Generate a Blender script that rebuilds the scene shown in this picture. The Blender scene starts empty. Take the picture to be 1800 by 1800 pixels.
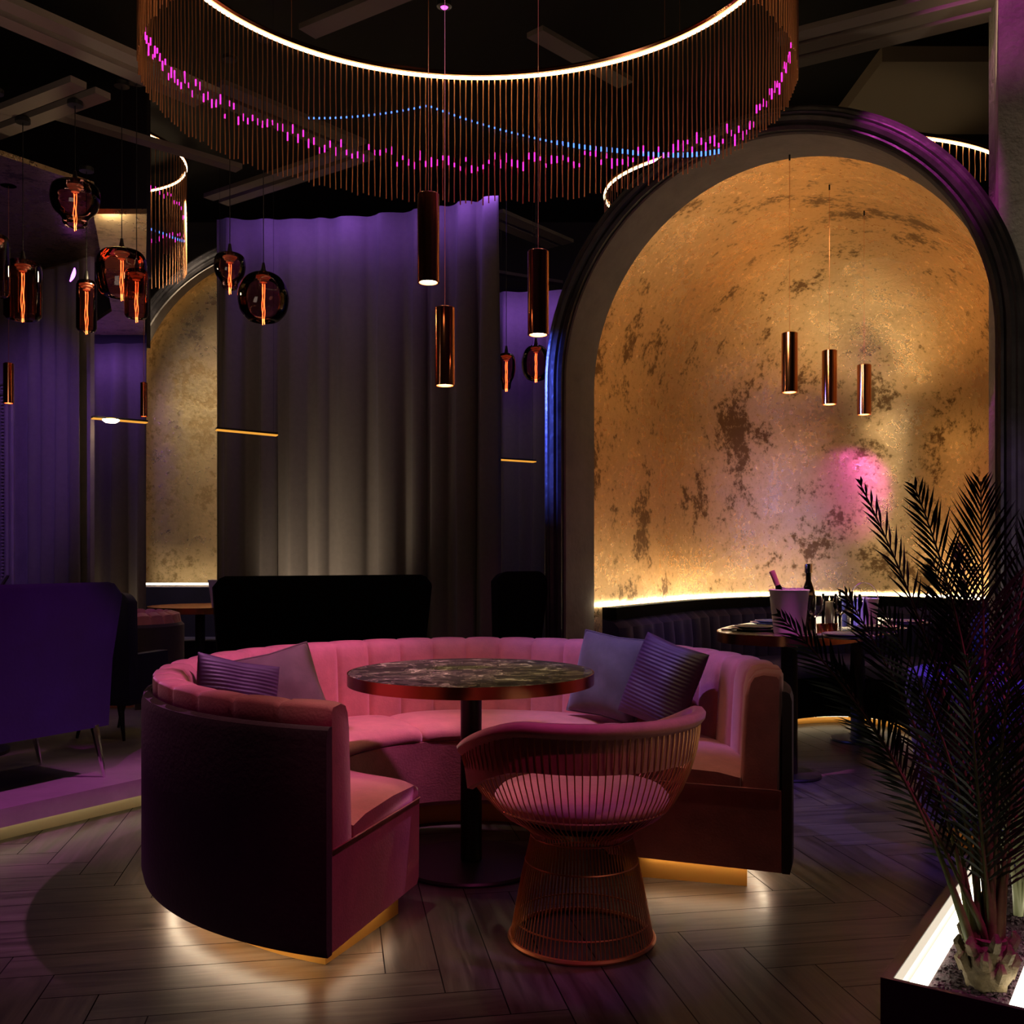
import bpy, bmesh, math, random
from math import sin, cos, pi, radians as R, sqrt, atan2, hypot
from mathutils import Vector, Matrix
random.seed(7)
C = bpy.context.scene.collection
F, HY, CH = 1750.0, 974.0, 1.2          # focal length in pixels, horizon row, eye height
U = (0.558, 0.830); V = (0.830, -0.558) # the building's two horizontal directions

def at(px, py, D):                       # a point of the room seen at a pixel, D metres away
    return Vector(((px-900)*D/F, D, CH-(py-HY)*D/F))
def uv(o, q, s, z=0.0):                  # o + q along U + s along V
    return Vector((o[0]+q*U[0]+s*V[0], o[1]+q*U[1]+s*V[1], z))

# ------------------------------------------------------------------ mesh helper
org = {}
class B:
    def __init__(s): s.v=[]; s.f=[]; s.col=None; s.uv=None
    def add(s, vs, fs):
        n=len(s.v); s.v += [Vector(p) for p in vs]; s.f += [tuple(i+n for i in f) for f in fs]; return s
    def box(s, c, size, rz=0.0, dirs=None):
        x,y,z=[d/2 for d in size]
        ux=Vector((cos(rz),sin(rz),0)); uy=Vector((-sin(rz),cos(rz),0)); uz=Vector((0,0,1))
        if dirs: ux,uy,uz=[Vector(d).normalized() for d in dirs]
        c=Vector(c)
        vs=[c+ux*a*x+uy*b*y+uz*d*z for a in(-1,1) for b in(-1,1) for d in(-1,1)]
        return s.add(vs,[(0,1,3,2),(4,6,7,5),(0,4,5,1),(2,3,7,6),(0,2,6,4),(1,5,7,3)])
    def loft(s, rings, ring_closed=True, closed=False, caps=True):
        m=len(rings[0]); n=len(rings); vs=[p for r in rings for p in r]; fs=[]
        for i in range(n if closed else n-1):
            a=i*m; b=((i+1)%n)*m
            for j in range(m if ring_closed else m-1):
                k=(j+1)%m; fs.append((a+j,a+k,b+k,b+j))
        if caps and ring_closed and not closed:
            fs.append(tuple(range(m-1,-1,-1))); fs.append(tuple((n-1)*m+j for j in range(m)))
        return s.add(vs,fs)
    def lathe(s, prof, c, n=32):
        c=Vector(c); rings=[]
        for i in range(n):
            a=2*pi*i/n; rings.append([c+Vector((r*cos(a),r*sin(a),z)) for r,z in prof])
        return s.loft(rings, ring_closed=False, closed=True, caps=False)
    def sweep(s, prof, a0, a1, n, c, mod=None):
        rings=[]
        for i in range(n+1):
            a=a0+(a1-a0)*i/n; pr=mod(a,i/n) if mod else prof
            rings.append([Vector((c[0]+r*cos(a),c[1]+r*sin(a),z)) for r,z in pr])
        return s.loft(rings)
    def tube(s, pts, r, n=6, closed=False, caps=True):
        pts=[Vector(p) for p in pts]; rings=[]; N=len(pts); up=None
        for i,p in enumerate(pts):
            a=pts[(i-1)%N] if (closed or i>0) else p; b=pts[(i+1)%N] if (closed or i<N-1) else p
            t=(b-a).normalized()
            if up is None:
                up=Vector((0,0,1)) if abs(t.z)<.9 else Vector((1,0,0))
            x=t.cross(up).normalized(); y=x.cross(t).normalized(); up=y
            rr=r[i] if isinstance(r,(list,tuple)) else r
            rings.append([p+x*rr*cos(2*pi*k/n)+y*rr*sin(2*pi*k/n) for k in range(n)])
        return s.loft(rings, closed=closed, caps=caps)
    def prism(s, poly, z0, z1):
        n=len(poly)
        return s.add([(x,y,z0) for x,y in poly]+[(x,y,z1) for x,y in poly],
            [tuple(range(n-1,-1,-1)),tuple(range(n,2*n))]+[(i,(i+1)%n,n+(i+1)%n,n+i) for i in range(n)])
    def build(s, name, mat, parent=None, loc=None, smooth=35, weld=True):
        if parent is not None: o0=org[parent]
        elif loc is not None: o0=Vector(loc)
        else:
            xs=[p.x for p in s.v]; ys=[p.y for p in s.v]; zs=[p.z for p in s.v]
            o0=Vector(((min(xs)+max(xs))/2,(min(ys)+max(ys))/2,min(zs)))
        me=bpy.data.meshes.new(name); me.from_pydata([tuple(p-o0) for p in s.v],[],s.f)
        if weld:
            bm=bmesh.new(); bm.from_mesh(me)
            bmesh.ops.remove_doubles(bm,verts=bm.verts,dist=1e-5)
            bmesh.ops.recalc_face_normals(bm,faces=bm.faces); bm.to_mesh(me); bm.free()
        if smooth:
            me.polygons.foreach_set('use_smooth',[True]*len(me.polygons)); me.set_sharp_from_angle(angle=R(smooth))
        me.materials.append(mat); o=bpy.data.objects.new(name,me); C.objects.link(o)
        if parent is not None: o.parent=parent
        else: o.location=o0
        org[o]=o0; return o
def tag(o, label=None, cat=None, group=None, kind=None):
    if label: o['label']=label
    if cat: o['category']=cat
    if group: o['group']=group
    if kind: o['kind']=kind
    return o
def thing(name, label, cat, loc, group=None):
    o=bpy.data.objects.new(name,None); C.objects.link(o); o.location=loc; o.empty_display_size=.1
    org[o]=Vector(loc); return tag(o,label,cat,group)
def copy_tree(o, parent=None):
    c=o.copy(); C.objects.link(c)
    if parent is not None: c.parent=parent
    for ch in list(o.children): copy_tree(ch,c)
    return c

# ------------------------------------------------------------------ materials
def mat(name, col, rough=.5, metal=0., sheen=0., mottling=0., mscale=6., bump=0., bscale=40., emis=None, es=0., spec=.5, rvar=0., sheencol=None, coat=0.):
    m=bpy.data.materials.new(name); m.use_nodes=True; nt=m.node_tree; b=nt.nodes['Principled BSDF']; L=nt.links
    b.inputs['Base Color'].default_value=(*col,1); b.inputs['Roughness'].default_value=rough; b.inputs['Metallic'].default_value=metal
    b.inputs['Sheen Weight'].default_value=sheen; b.inputs['Sheen Roughness'].default_value=.45
    b.inputs['Specular IOR Level'].default_value=spec; b.inputs['Coat Weight'].default_value=coat
    if sheencol: b.inputs['Sheen Tint'].default_value=(*sheencol,1)
    if emis: b.inputs['Emission Color'].default_value=(*emis,1); b.inputs['Emission Strength'].default_value=es
    if mottling or bump or rvar:
        tc=nt.nodes.new('ShaderNodeTexCoord')
        if mottling or rvar:
            n=nt.nodes.new('ShaderNodeTexNoise'); n.inputs['Scale'].default_value=mscale; n.inputs['Detail'].default_value=6; n.inputs['Roughness'].default_value=.65
            L.new(tc.outputs['Object'],n.inputs['Vector'])
            if mottling:
                r=nt.nodes.new('ShaderNodeMapRange'); r.inputs['From Min'].default_value=.3; r.inputs['From Max'].default_value=.7
                r.inputs['To Min'].default_value=1-mottling; r.inputs['To Max'].default_value=1+mottling
                L.new(n.outputs['Fac'],r.inputs['Value'])
                x=nt.nodes.new('ShaderNodeVectorMath'); x.operation='SCALE'; x.inputs[0].default_value=col
                L.new(r.outputs[0],x.inputs['Scale']); L.new(x.outputs[0],b.inputs['Base Color'])
            if rvar:
                r=nt.nodes.new('ShaderNodeMapRange'); r.inputs['From Min'].default_value=.35; r.inputs['From Max'].default_value=.65
                r.inputs['To Min'].default_value=max(0.05,rough-rvar); r.inputs['To Max'].default_value=rough+rvar
                L.new(n.outputs['Fac'],r.inputs['Value']); L.new(r.outputs[0],b.inputs['Roughness'])
        if bump:
            n2=nt.nodes.new('ShaderNodeTexNoise'); n2.inputs['Scale'].default_value=bscale; n2.inputs['Detail'].default_value=5
            L.new(tc.outputs['Object'],n2.inputs['Vector'])
            bp=nt.nodes.new('ShaderNodeBump'); bp.inputs['Strength'].default_value=bump; bp.inputs['Distance'].default_value=.01
            L.new(n2.outputs['Fac'],bp.inputs['Height']); L.new(bp.outputs[0],b.inputs['Normal'])
    return m
def emit(name,col,s): return mat(name,(0.02,0.02,0.02),emis=col,es=s)
def glass(name,col,rough=.02,ior=1.15):
    m=bpy.data.materials.new(name); m.use_nodes=True; nt=m.node_tree; nt.nodes.clear()
    o=nt.nodes.new('ShaderNodeOutputMaterial'); t=nt.nodes.new('ShaderNodeBsdfTransparent'); t.inputs[0].default_value=(*col,1)
    g=nt.nodes.new('ShaderNodeBsdfGlossy'); g.inputs['Roughness'].default_value=rough
    fr=nt.nodes.new('ShaderNodeFresnel'); fr.inputs['IOR'].default_value=1.5
    mx=nt.nodes.new('ShaderNodeMixShader')
    nt.links.new(fr.outputs[0],mx.inputs[0]); nt.links.new(t.outputs[0],mx.inputs[1]); nt.links.new(g.outputs[0],mx.inputs[2]); nt.links.new(mx.outputs[0],o.inputs[0])
    return m
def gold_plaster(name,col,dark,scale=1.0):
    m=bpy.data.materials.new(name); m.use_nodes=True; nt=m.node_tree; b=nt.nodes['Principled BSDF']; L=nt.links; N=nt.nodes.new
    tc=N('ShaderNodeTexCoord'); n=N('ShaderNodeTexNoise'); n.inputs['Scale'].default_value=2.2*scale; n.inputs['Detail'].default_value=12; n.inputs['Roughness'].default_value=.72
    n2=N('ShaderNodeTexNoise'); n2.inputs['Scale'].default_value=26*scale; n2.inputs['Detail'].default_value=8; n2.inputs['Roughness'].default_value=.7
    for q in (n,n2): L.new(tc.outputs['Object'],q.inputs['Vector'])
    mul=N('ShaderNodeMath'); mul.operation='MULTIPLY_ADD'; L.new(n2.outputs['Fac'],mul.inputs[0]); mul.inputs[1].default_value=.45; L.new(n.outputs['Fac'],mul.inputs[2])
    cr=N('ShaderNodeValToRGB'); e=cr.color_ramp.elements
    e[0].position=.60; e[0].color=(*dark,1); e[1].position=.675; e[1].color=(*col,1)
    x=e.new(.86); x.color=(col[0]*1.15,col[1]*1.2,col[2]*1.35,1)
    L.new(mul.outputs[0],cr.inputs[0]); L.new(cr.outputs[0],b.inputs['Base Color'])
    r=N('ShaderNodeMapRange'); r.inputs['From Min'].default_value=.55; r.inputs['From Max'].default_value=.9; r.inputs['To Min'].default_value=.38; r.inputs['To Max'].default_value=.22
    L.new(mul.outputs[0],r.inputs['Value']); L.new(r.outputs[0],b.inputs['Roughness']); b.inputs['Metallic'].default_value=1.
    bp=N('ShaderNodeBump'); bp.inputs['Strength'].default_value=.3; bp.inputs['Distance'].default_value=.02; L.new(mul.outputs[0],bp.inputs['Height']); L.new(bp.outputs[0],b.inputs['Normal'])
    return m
PINK=(.50,.15,.14)
M={}
M['pink']=mat('pink_velvet',PINK,.75,sheen=.55,mottling=.18,mscale=9,bump=.12,bscale=120,sheencol=(1,.75,.8))
M['outer']=mat('brown_velvet',(.040,.022,.023),.85,sheen=.3,mottling=.25,mscale=6,bump=.15,bscale=60,sheencol=(.6,.5,.7))
M['brass']=mat('satin_brass',(.78,.38,.07),.48,.55)
M['copper']=mat('copper',(.62,.25,.12),.16,1.)
M['copperwire']=mat('copper_wire',(.74,.31,.14),.38,.9)
M['bronze']=mat('bronze_band',(.55,.20,.10),.25,1.)
M['black']=mat('black_metal',(.012,.011,.011),.4,spec=.4)
M['blackf']=mat('black_velvet',(.002,.0018,.0022),.95,spec=.1)
M['blue']=mat('blue_velvet',(.006,.003,.038),.85,sheen=.06,mottling=.25,mscale=4,bump=.1,bscale=60,sheencol=(.4,.3,1))
M['navy']=mat('navy_velvet',(.016,.010,.055),.8,sheen=.25,mottling=.2,mscale=5,sheencol=(.5,.4,.9))
M['violet']=mat('violet_velvet',(.12,.09,.42),.8,sheen=.5,sheencol=(.8,.7,1))
M['taupe']=mat('taupe_velvet',(.10,.05,.05),.8,sheen=.3,mottling=.25,mscale=14,sheencol=(1,.85,.85))
M['grey']=mat('grey_velvet',(.075,.06,.075),.75,sheen=.35,mottling=.25,mscale=10,sheencol=(.8,.75,1))
M['ribbed']=mat('plum_ribbed_satin',(.045,.014,.05),.55,mottling=.1)
M['curtain']=mat('grey_curtain',(.13,.11,.095),.9,sheen=.1,mottling=.08,mscale=30)
M['plaster']=mat('plaster',(.24,.20,.18),.75,mottling=.18,mscale=5,bump=.35,bscale=30)
M['rough']=mat('rough_concrete',(.30,.27,.24),.8,mottling=.3,mscale=5,bump=1.,bscale=38)
M['frame']=mat('antique_frame',(.035,.03,.032),.36,.3,mottling=.5,mscale=7,bump=.4,bscale=25)
M['ceil']=mat('black_ceiling',(.012,.010,.009),.8)
M['beam']=mat('grey_beam',(.16,.13,.11),.7)
M['darkwall']=mat('dark_wall',(.03,.026,.03),.8)
M['gold']=gold_plaster('gold_leaf_plaster',(.76,.53,.28),(.22,.13,.06))
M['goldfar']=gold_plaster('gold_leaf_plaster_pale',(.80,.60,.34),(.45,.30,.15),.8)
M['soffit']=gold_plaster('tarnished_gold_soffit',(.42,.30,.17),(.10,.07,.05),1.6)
M['ledw']=emit('warm_led',(1,.74,.40),9); M['ledcove']=emit('warm_cove_led',(1,.80,.50),22); M['ledfar']=emit('warm_far_led',(1,.80,.50),8)
M['lampw']=emit('warm_lamp',(1,.78,.48),16); M['ledplant']=emit('white_led',(1,.90,.70),6); M['panelglow']=emit('cream_panel_glow',(1,.86,.66),.85)  # cream panel emission stands for strip light on the planter wall
M['ledsofa']=emit('sofa_led',(1,.82,.55),17)
M['glintp']=emit('pink_glint',(1,.03,.55),1.7); M['glintb']=emit('blue_glint',(.07,.20,1),3.); M['beadv']=emit('violet_light',(.45,.10,1),8); M['beadm']=emit('magenta_light',(1,.05,.9),6)  # pink and blue: lamp glints on the strings, painted as emission
M['fil']=emit('glowing_filament',(1,.13,.03),9); M['flame']=emit('flame',(1,.6,.2),10)
M['glass']=glass('smoky_amber_glass',(.66,.40,.35)); M['clear']=glass('clear_glass',(.88,.88,.9)); M['bottle']=glass('dark_bottle_glass',(.06,.04,.03))
M['white']=mat('white_ceramic',(.55,.50,.52),.35); M['chrome']=mat('chrome',(.8,.78,.76),.12,1.); M['candle']=mat('candle_wax',(.7,.64,.55),.5)
M['foil']=mat('pink_foil',(.75,.36,.33),.3,.6); M['plate']=mat('dark_plate',(.10,.09,.10),.2,spec=.7); M['ice']=mat('ice',(.4,.36,.34),.15,coat=.5)
M['leaf']=mat('palm_leaf',(.020,.036,.009),.5,mottling=.3,mscale=12); M['stem']=mat('palm_stem',(.15,.18,.045),.45,mottling=.3,mscale=40)
M['trunk']=mat('palm_trunk',(.16,.12,.06),.8,mottling=.5,mscale=30,bump=.8,bscale=60)
M['paleleaf']=mat('pale_leaf',(.20,.22,.10),.5)
M['soil']=mat('bark_mulch',(.045,.02,.028),.8,mottling=.6,mscale=60,bump=1.,bscale=90)
M['planter']=mat('dark_planter',(.03,.024,.024),.35); M['carpet']=mat('platform_screed',(.15,.12,.12),.55,mottling=.2,mscale=4,bump=.1,bscale=30)
M['olive']=mat('cove_panel',(.42,.36,.22),.6)
def marble():
    m=mat('dark_marble',(.03,.028,.025),.16); nt=m.node_tree; b=nt.nodes['Principled BSDF']; N=nt.nodes.new; L=nt.links
    tc=N('ShaderNodeTexCoord'); n=N('ShaderNodeTexNoise'); n.inputs['Scale'].default_value=13; n.inputs['Detail'].default_value=10; n.inputs['Distortion'].default_value=.8
    L.new(tc.outputs['Object'],n.inputs['Vector']); cr=N('ShaderNodeValToRGB'); e=cr.color_ramp.elements
    e[0].position=.42; e[0].color=(.05,.042,.032,1); e[1].position=.75; e[1].color=(.22,.18,.12,1)
    for p,c in ((.50,(.05,.043,.034,1)),(.512,(.40,.32,.21,1)),(.524,(.09,.07,.05,1)),(.60,(.10,.085,.06,1)),(.66,(.45,.38,.26,1))): q=e.new(p); q.color=c
    L.new(n.outputs['Fac'],cr.inputs[0]); L.new(cr.outputs[0],b.inputs['Base Color']); return m
M['marble']=marble()
def wood():
    m=mat('dark_oak_herringbone',(.05,.035,.025),.35); nt=m.node_tree; b=nt.nodes['Principled BSDF']; N=nt.nodes.new; L=nt.links
    u=N('ShaderNodeUVMap'); u.uv_map='UVMap'; mp=N('ShaderNodeMapping'); mp.inputs['Scale'].default_value=(1.3,14,1); L.new(u.outputs[0],mp.inputs[0])
    n=N('ShaderNodeTexNoise'); n.inputs['Scale'].default_value=1.6; n.inputs['Detail'].default_value=8; n.inputs['Distortion'].default_value=.8; n.inputs['Roughness'].default_value=.6
    L.new(mp.outputs[0],n.inputs['Vector'])
    cr=N('ShaderNodeValToRGB'); e=cr.color_ramp.elements; e[0].position=.33; e[0].color=(.020,.014,.011,1); e[1].position=.68; e[1].color=(.10,.088,.070,1)
    L.new(n.outputs['Fac'],cr.inputs[0]); L.new(cr.outputs[0],b.inputs['Base Color'])
    r=N('ShaderNodeMapRange'); r.inputs['To Min'].default_value=.27; r.inputs['To Max'].default_value=.45; L.new(n.outputs['Fac'],r.inputs['Value']); L.new(r.outputs[0],b.inputs['Roughness'])
    bp=N('ShaderNodeBump'); bp.inputs['Strength'].default_value=.15; bp.inputs['Distance'].default_value=.004; L.new(n.outputs['Fac'],bp.inputs['Height']); L.new(bp.outputs[0],b.inputs['Normal'])
    return m
M['wood']=wood()

# ------------------------------------------------------------------ lights
def spot(name,loc,to,col,w,ang=60,blend=.6,r=.04):
    l=bpy.data.lights.new(name,'SPOT'); l.energy=w; l.color=col; l.spot_size=R(ang); l.spot_blend=blend; l.shadow_soft_size=r
    o=bpy.data.objects.new(name,l); C.objects.link(o); o.location=loc
    o.rotation_euler=(Vector(to)-Vector(loc)).to_track_quat('-Z','Y').to_euler(); return o
def point(name,loc,col,w,r=.05):
    l=bpy.data.lights.new(name,'POINT'); l.energy=w; l.color=col; l.shadow_soft_size=r
    o=bpy.data.objects.new(name,l); C.objects.link(o); o.location=loc; return o
def area(name,loc,to,col,w,sx,sy):
    l=bpy.data.lights.new(name,'AREA'); l.shape='RECTANGLE'; l.size=sx; l.size_y=sy; l.energy=w; l.color=col
    o=bpy.data.objects.new(name,l); C.objects.link(o); o.location=loc
    o.rotation_euler=(Vector(to)-Vector(loc)).to_track_quat('-Z','Y').to_euler(); return o
WARM=(1,.74,.42); MAG=(1,.10,.75); PUR=(.36,.14,1); BLU=(.08,.13,1)

# ================================================================== SETTING
W2,LP=.155,.93; NB=6
A=(.985,.174); Bv=(-.174,.985); O0=(-1.44,3.602)
fl=B(); uvs=[]
def plank(a0,b0,a1,b1,alongA):
    g=.0019; c=[(a0+g,b0+g),(a1-g,b0+g),(a1-g,b1-g),(a0+g,b1-g)]
    P=[(O0[0]+a*A[0]+b*Bv[0],O0[1]+a*A[1]+b*Bv[1],0) for a,b in c]
    cx=sum(p[0] for p in P)/4; cy=sum(p[1] for p in P)/4
    if not(-5.5<cx<5.5 and -.6<cy<11): return
    fl.add(P,[(0,1,2,3)]); ox,oy=random.uniform(0,60),random.uniform(0,60)
    for a,b in c:
        uvs.append((ox+(a if alongA else b), oy+(b if alongA else a)))
for j in range(-60,70):
    for m in range(-5,6):
        a0=-j*W2-LP+2*LP*m; plank(a0,j*W2,a0+LP,(j+1)*W2,True)
for c in range(-60,70):
    for m in range(-5,6):
        # columns fill the gaps left by the rows
        plank(c*W2,-c*W2+2*LP*m,(c+1)*W2,(-c+NB)*W2+2*LP*m,False)
floor=fl.build('floor',M['wood'],loc=(0,0,0),smooth=0,weld=False); tag(floor,kind='structure')
ul=floor.data.uv_layers.new(name='UVMap')
for i,l in enumerate(floor.data.loops): ul.data[i].uv=uvs[l.vertex_index]
fb=B().box((0,5,-.055),(13,13,.1)).build('floor',mat('floor_joints',(.008,.006,.005),.9),smooth=0); tag(fb,kind='structure')
tag(B().box((0,5,4.9),(13,13,.2)).build('ceiling',M['ceil'],smooth=0),kind='structure')
tag(B().box((0,10.9,2.4),(12,.2,4.8)).build('wall_back',M['darkwall'],smooth=0),kind='structure')
tag(B().box((-5.6,5,2.4),(.2,12,4.8)).build('wall_left',M['darkwall'],smooth=0),kind='structure')
tag(B().box((5.6,5,2.4),(.2,12,4.8)).build('wall_right',M['darkwall'],smooth=0),kind='structure')
tag(B().box((0,-1.3,2.4),(12,.2,4.8)).build('wall_front',M['darkwall'],smooth=0),kind='structure')

# raised platform with lit cove, left and behind
def lineU(p,t): return (p[0]+U[0]*t,p[1]+U[1]*t)
p0=(-2.1,4.09)
edge=[lineU(p0,-3.2),lineU(p0,1.55),(-.85,5.45),(.12,5.5),(.12,8.6),(-5.4,8.6),(-5.4,1.4)]
tag(B().prism(edge,.075,.152).build('trim_1',M['carpet'],smooth=0),kind='structure')
ins=[(edge[0][0]-.08*V[0],edge[0][1]-.08*V[1]),(edge[1][0]-.08*V[0],edge[1][1]-.08*V[1]+.02),(-.9,5.52),(.05,5.56),(.05,8.55),(-5.35,8.55),(-5.35,1.5)]
tag(B().prism(ins,0,.075).build('trim_2',M['olive'],smooth=0),kind='structure')
s=B(); a=lineU(p0,-3.); b=lineU(p0,1.5)
off=(.058*V[0],.058*V[1])
s.tube([(a[0]-off[0],a[1]-off[1],.0705),(b[0]-off[0],b[1]-off[1],.0705)],.003,6)
pl=s.build('led_strip',emit('platform_led',(1,.85,.5),5.0)); tag(pl,'warm light strip glowing under the edge of the raised platform','light strip')

# beams
def beam(name,pa,pb,z,w,h,n=2,gap=.045):
    d=Vector((pb[0]-pa[0],pb[1]-pa[1],0)); L=d.length; d.normalize(); nn=Vector((-d.y,d.x,0)); bb=B()
    for i in range(n):
        o=(i-(n-1)/2)*(w+gap); c=Vector(((pa[0]+pb[0])/2,(pa[1]+pb[1])/2,z+h/2))+nn*o
        bb.box(c,(L,w,h),dirs=(d,nn,(0,0,1)))
    return bb
def pz(px,py,z): D=(z-CH)*F/(HY-py); return ((px-900)*D/F,D)
bn=3
for pa,pb,z,w,n in ((pz(-120,-30,3.3),pz(365,178,3.3),3.3,.13,2),(pz(-60,243,3.3),pz(160,160,3.3),3.3,.13,2),(pz(95,205,3.45),pz(420,300,3.45),3.45,.13,1),
                    (pz(380,355,3.75),pz(640,270,3.75),3.75,.14,2),(pz(370,160,4.1),pz(620,262,4.1),4.1,.2,2),
                    (pz(860,380,4.0),pz(985,432,4.0),4.0,.2,2),(pz(860,480,4.0),pz(985,500,4.0),4.0,.16,1),
                    (pz(1380,95,3.9),pz(1800,-10,3.9),3.9,.16,3),(pz(940,60,4.2),pz(1100,150,4.2),4.2,.2,1),(pz(540,60,4.0),pz(760,-30,4.0),4.0,.2,1)):
    tag(beam('trim',pa,pb,z,w*.62,.03,n).build('trim_%d'%bn,M['beam'],smooth=0),kind='structure'); bn+=1
q=pz(1600,190,4.3)
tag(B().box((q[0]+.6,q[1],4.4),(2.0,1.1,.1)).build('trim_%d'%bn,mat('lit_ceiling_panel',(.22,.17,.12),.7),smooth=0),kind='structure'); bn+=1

# ---- right column
cx0=838*5.0/F
tag(B().prism([(cx0,5.0),(cx0-.02,4.9-.0),(855*4.6/F+.0,4.6),(3.6,4.2),(3.9,4.7)],0,4.8).build('wall_column',M['rough'],smooth=0),kind='structure')

# ---- gold niche
NC=(2.033,6.343); NW,NBH,NZ,NT1,NT2,ND=1.143,1.159,2.204,1.038,1.376,1.724
def arch_path(o,W,b,zs,q,z0=0.,n=36,off=0.,UU=U,VV=V):
    P=[]
    def pt(s_,z_): return Vector((o[0]+q*UU[0]+s_*VV[0],o[1]+q*UU[1]+s_*VV[1],z_))
    for k in range(4): P.append(pt(-(W+off),z0+(zs-z0)*k/4))
    for k in range(n+1):
        a=pi-pi*k/n; P.append(pt((W+off)*cos(a),zs+(b+off)*sin(a)))
    for k in range(3,-1,-1): P.append(pt((W+off),z0+(zs-z0)*k/4))
    return P
def apse(o,W,b,zs,t,d,z0,off,UU,VV):
    bb=B(); 
    rows=[arch_path(o,W,b,zs,-t*k/6,z0,48,off,UU,VV) for k in range(6,-1,-1)]
    bb.loft(rows,ring_closed=False,caps=False)
    rows=[]
    for i in range(65):
        ph=pi*i/64; row=[]
        for k in range(7):
            z=z0+(zs-z0)*k/6; row.append(Vector((o[0]+(W+off)*cos(ph)*VV[0]+(d+off)*sin(ph)*UU[0],o[1]+(W+off)*cos(ph)*VV[1]+(d+off)*sin(ph)*UU[1],z)))
        for k in range(1,25):
            ps=pi/2*k/24; c_=cos(ps)
            row.append(Vector((o[0]+((W+off)*cos(ph)*VV[0]+(d+off)*sin(ph)*UU[0])*c_,o[1]+((W+off)*cos(ph)*VV[1]+(d+off)*sin(ph)*UU[1])*c_,zs+(b+off)*sin(ps))))
        rows.append(row)
    bb.loft(rows,ring_closed=False,caps=False); return bb
def niche(o,W,b,zs,t1,t2,d,UU,VV,gold,num,z0=0.):
    tag(apse(o,W,b,zs,t1,d,z0,0,UU,VV).build('wall_niche%s'%num,gold,smooth=60),kind='structure')
    tag(apse(o,W,b,zs,t1,d,z0,.07,UU,VV).build('wall_niche%s_shell'%num,M['darkwall'],smooth=60),kind='structure')
    rv=B().loft([arch_path(o,W,b,zs,-t1-(t2-t1)*k/3,z0,48,.0,UU,VV) for k in range(4)],ring_closed=False,caps=False)
    rv.loft([arch_path(o,W,b,zs,-t2,z0,48,k*.02,UU,VV) for k in range(2)],ring_closed=False,caps=False)
    tag(rv.build('trim_reveal%s'%num,mat('reveal_plaster',(.15,.125,.11),.75,mottling=.18,mscale=5,bump=.3,bscale=30),smooth=60),kind='structure')
    prof=[(.015,0),(.015,.03),(.03,.045),(.045,.035),(.055,.05),(.075,.055),(.09,.04),(.10,.045),(.11,.03),(.125,.03),(.14,.012),(.14,-.12),(.075,-.12),(.075,-.02),(.05,0)]
    rings=[]
    paths=[arch_path(o,W,b,zs,-t2-pq,z0,48,pr,UU,VV) for pr,pq in prof]
    rings=[[paths[j][i] for j in range(len(prof))] for i in range(len(paths[0]))]
    return tag(B().loft(rings).build('trim_arch%s'%num,M['frame'],smooth=25),kind='structure')
niche(NC,NW,NBH,NZ,NT1,NT2,ND,U,V,M['gold'],'')

def plan(o,W,d,t,inset,n=40,di=None,ae=R(14)):
    P=[]; di=inset if di is None else di
    for k in range(8): q=-t+t*k/8; P.append((-(W-inset),q))
    for k in range(n+1): a=pi-(pi-ae)*k/n; P.append(((W-inset)*cos(a),(d-di)*sin(a)))
    return P
def dense(P,step):
    out=[]; 
    for i in range(len(P)-1):
        a,b=P[i],P[i+1]; L=hypot(b[0]-a[0],b[1]-a[1]); n=max(1,int(L/step+.5))
        for k in range(n): out.append((a[0]+(b[0]-a[0])*k/n,a[1]+(b[1]-a[1])*k/n))
    out.append(P[-1]); return out
# bench following the niche
bt=thing('curved_bench','long navy velvet bench with channelled back curving round the inside of the gold niche','bench',uv(NC,0,-.9,0))
def band(ins0,ins1,d0,d1,z0,z1,t,chan=False):
    P0=plan(NC,NW,ND,t,ins0,60,d0); P1=plan(NC,NW,ND,t,ins1,60,d1); rings=[]; L=0; prev=None
    PP=[]
    for i in range(len(P0)-1):
        for k in range(4): f=k/4; PP.append(tuple((P0[i][j]*(1-f)+P0[i+1][j]*f) for j in (0,1))+tuple((P1[i][j]*(1-f)+P1[i+1][j]*f) for j in (0,1)))
    PP.append(P0[-1]+P1[-1])
    for a in PP:
        s0,q0,s1,q1=a
        if prev: L+=hypot(s0-prev[0],q0-prev[1])
        prev=(s0,q0); g=1.0
        if chan: g=abs(sin(pi*L/.15))**.4
        def pp(f,z): 
            return Vector((NC[0]+(q0+(q1-q0)*f)*U[0]+(s0+(s1-s0)*f)*V[0],NC[1]+(q0+(q1-q0)*f)*U[1]+(s0+(s1-s0)*f)*V[1],z))
        if chan: rings.append([pp(0,z0),pp(0,z1),pp(.5,z1-.02+.02*g),pp(.70+.22*g,z1-.05),pp(.8+.2*g,z0+.2),pp(.8+.2*g,z0)])
        else: rings.append([pp(0,z0),pp(0,z1),pp(.93,z1),pp(.98,z1-.012),pp(1,z1-.05),pp(1,z0)])
    return B().loft(rings)
band(.04,.20,.04,.22,.42,.80,NT1-.03,True).build('backrest',M['navy'],bt)
band(.04,.14,.04,.14,.80,.872,NT1-.03).build('back_rail',M['blackf'],bt)
band(.04,.68,.04,.96,.33,.43,NT1-.05).build('seat',M['navy'],bt)
band(.04,.70,.04,.96,.055,.33,NT1-.06).build('seat_base',M['blackf'],bt)
band(.04,.63,.04,.89,0.,.055,NT1-.08).build('plinth',M['brass'],bt)
P=plan(NC,NW,ND,NT1-.08,.662,60,.922)
B().tube([uv(NC,q,s_,.0505) for s_,q in P],.003,6).build('floor_led',M['ledfar'],bt)
P=plan(NC,NW,ND,NT1-.02,.03,60)
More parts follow.
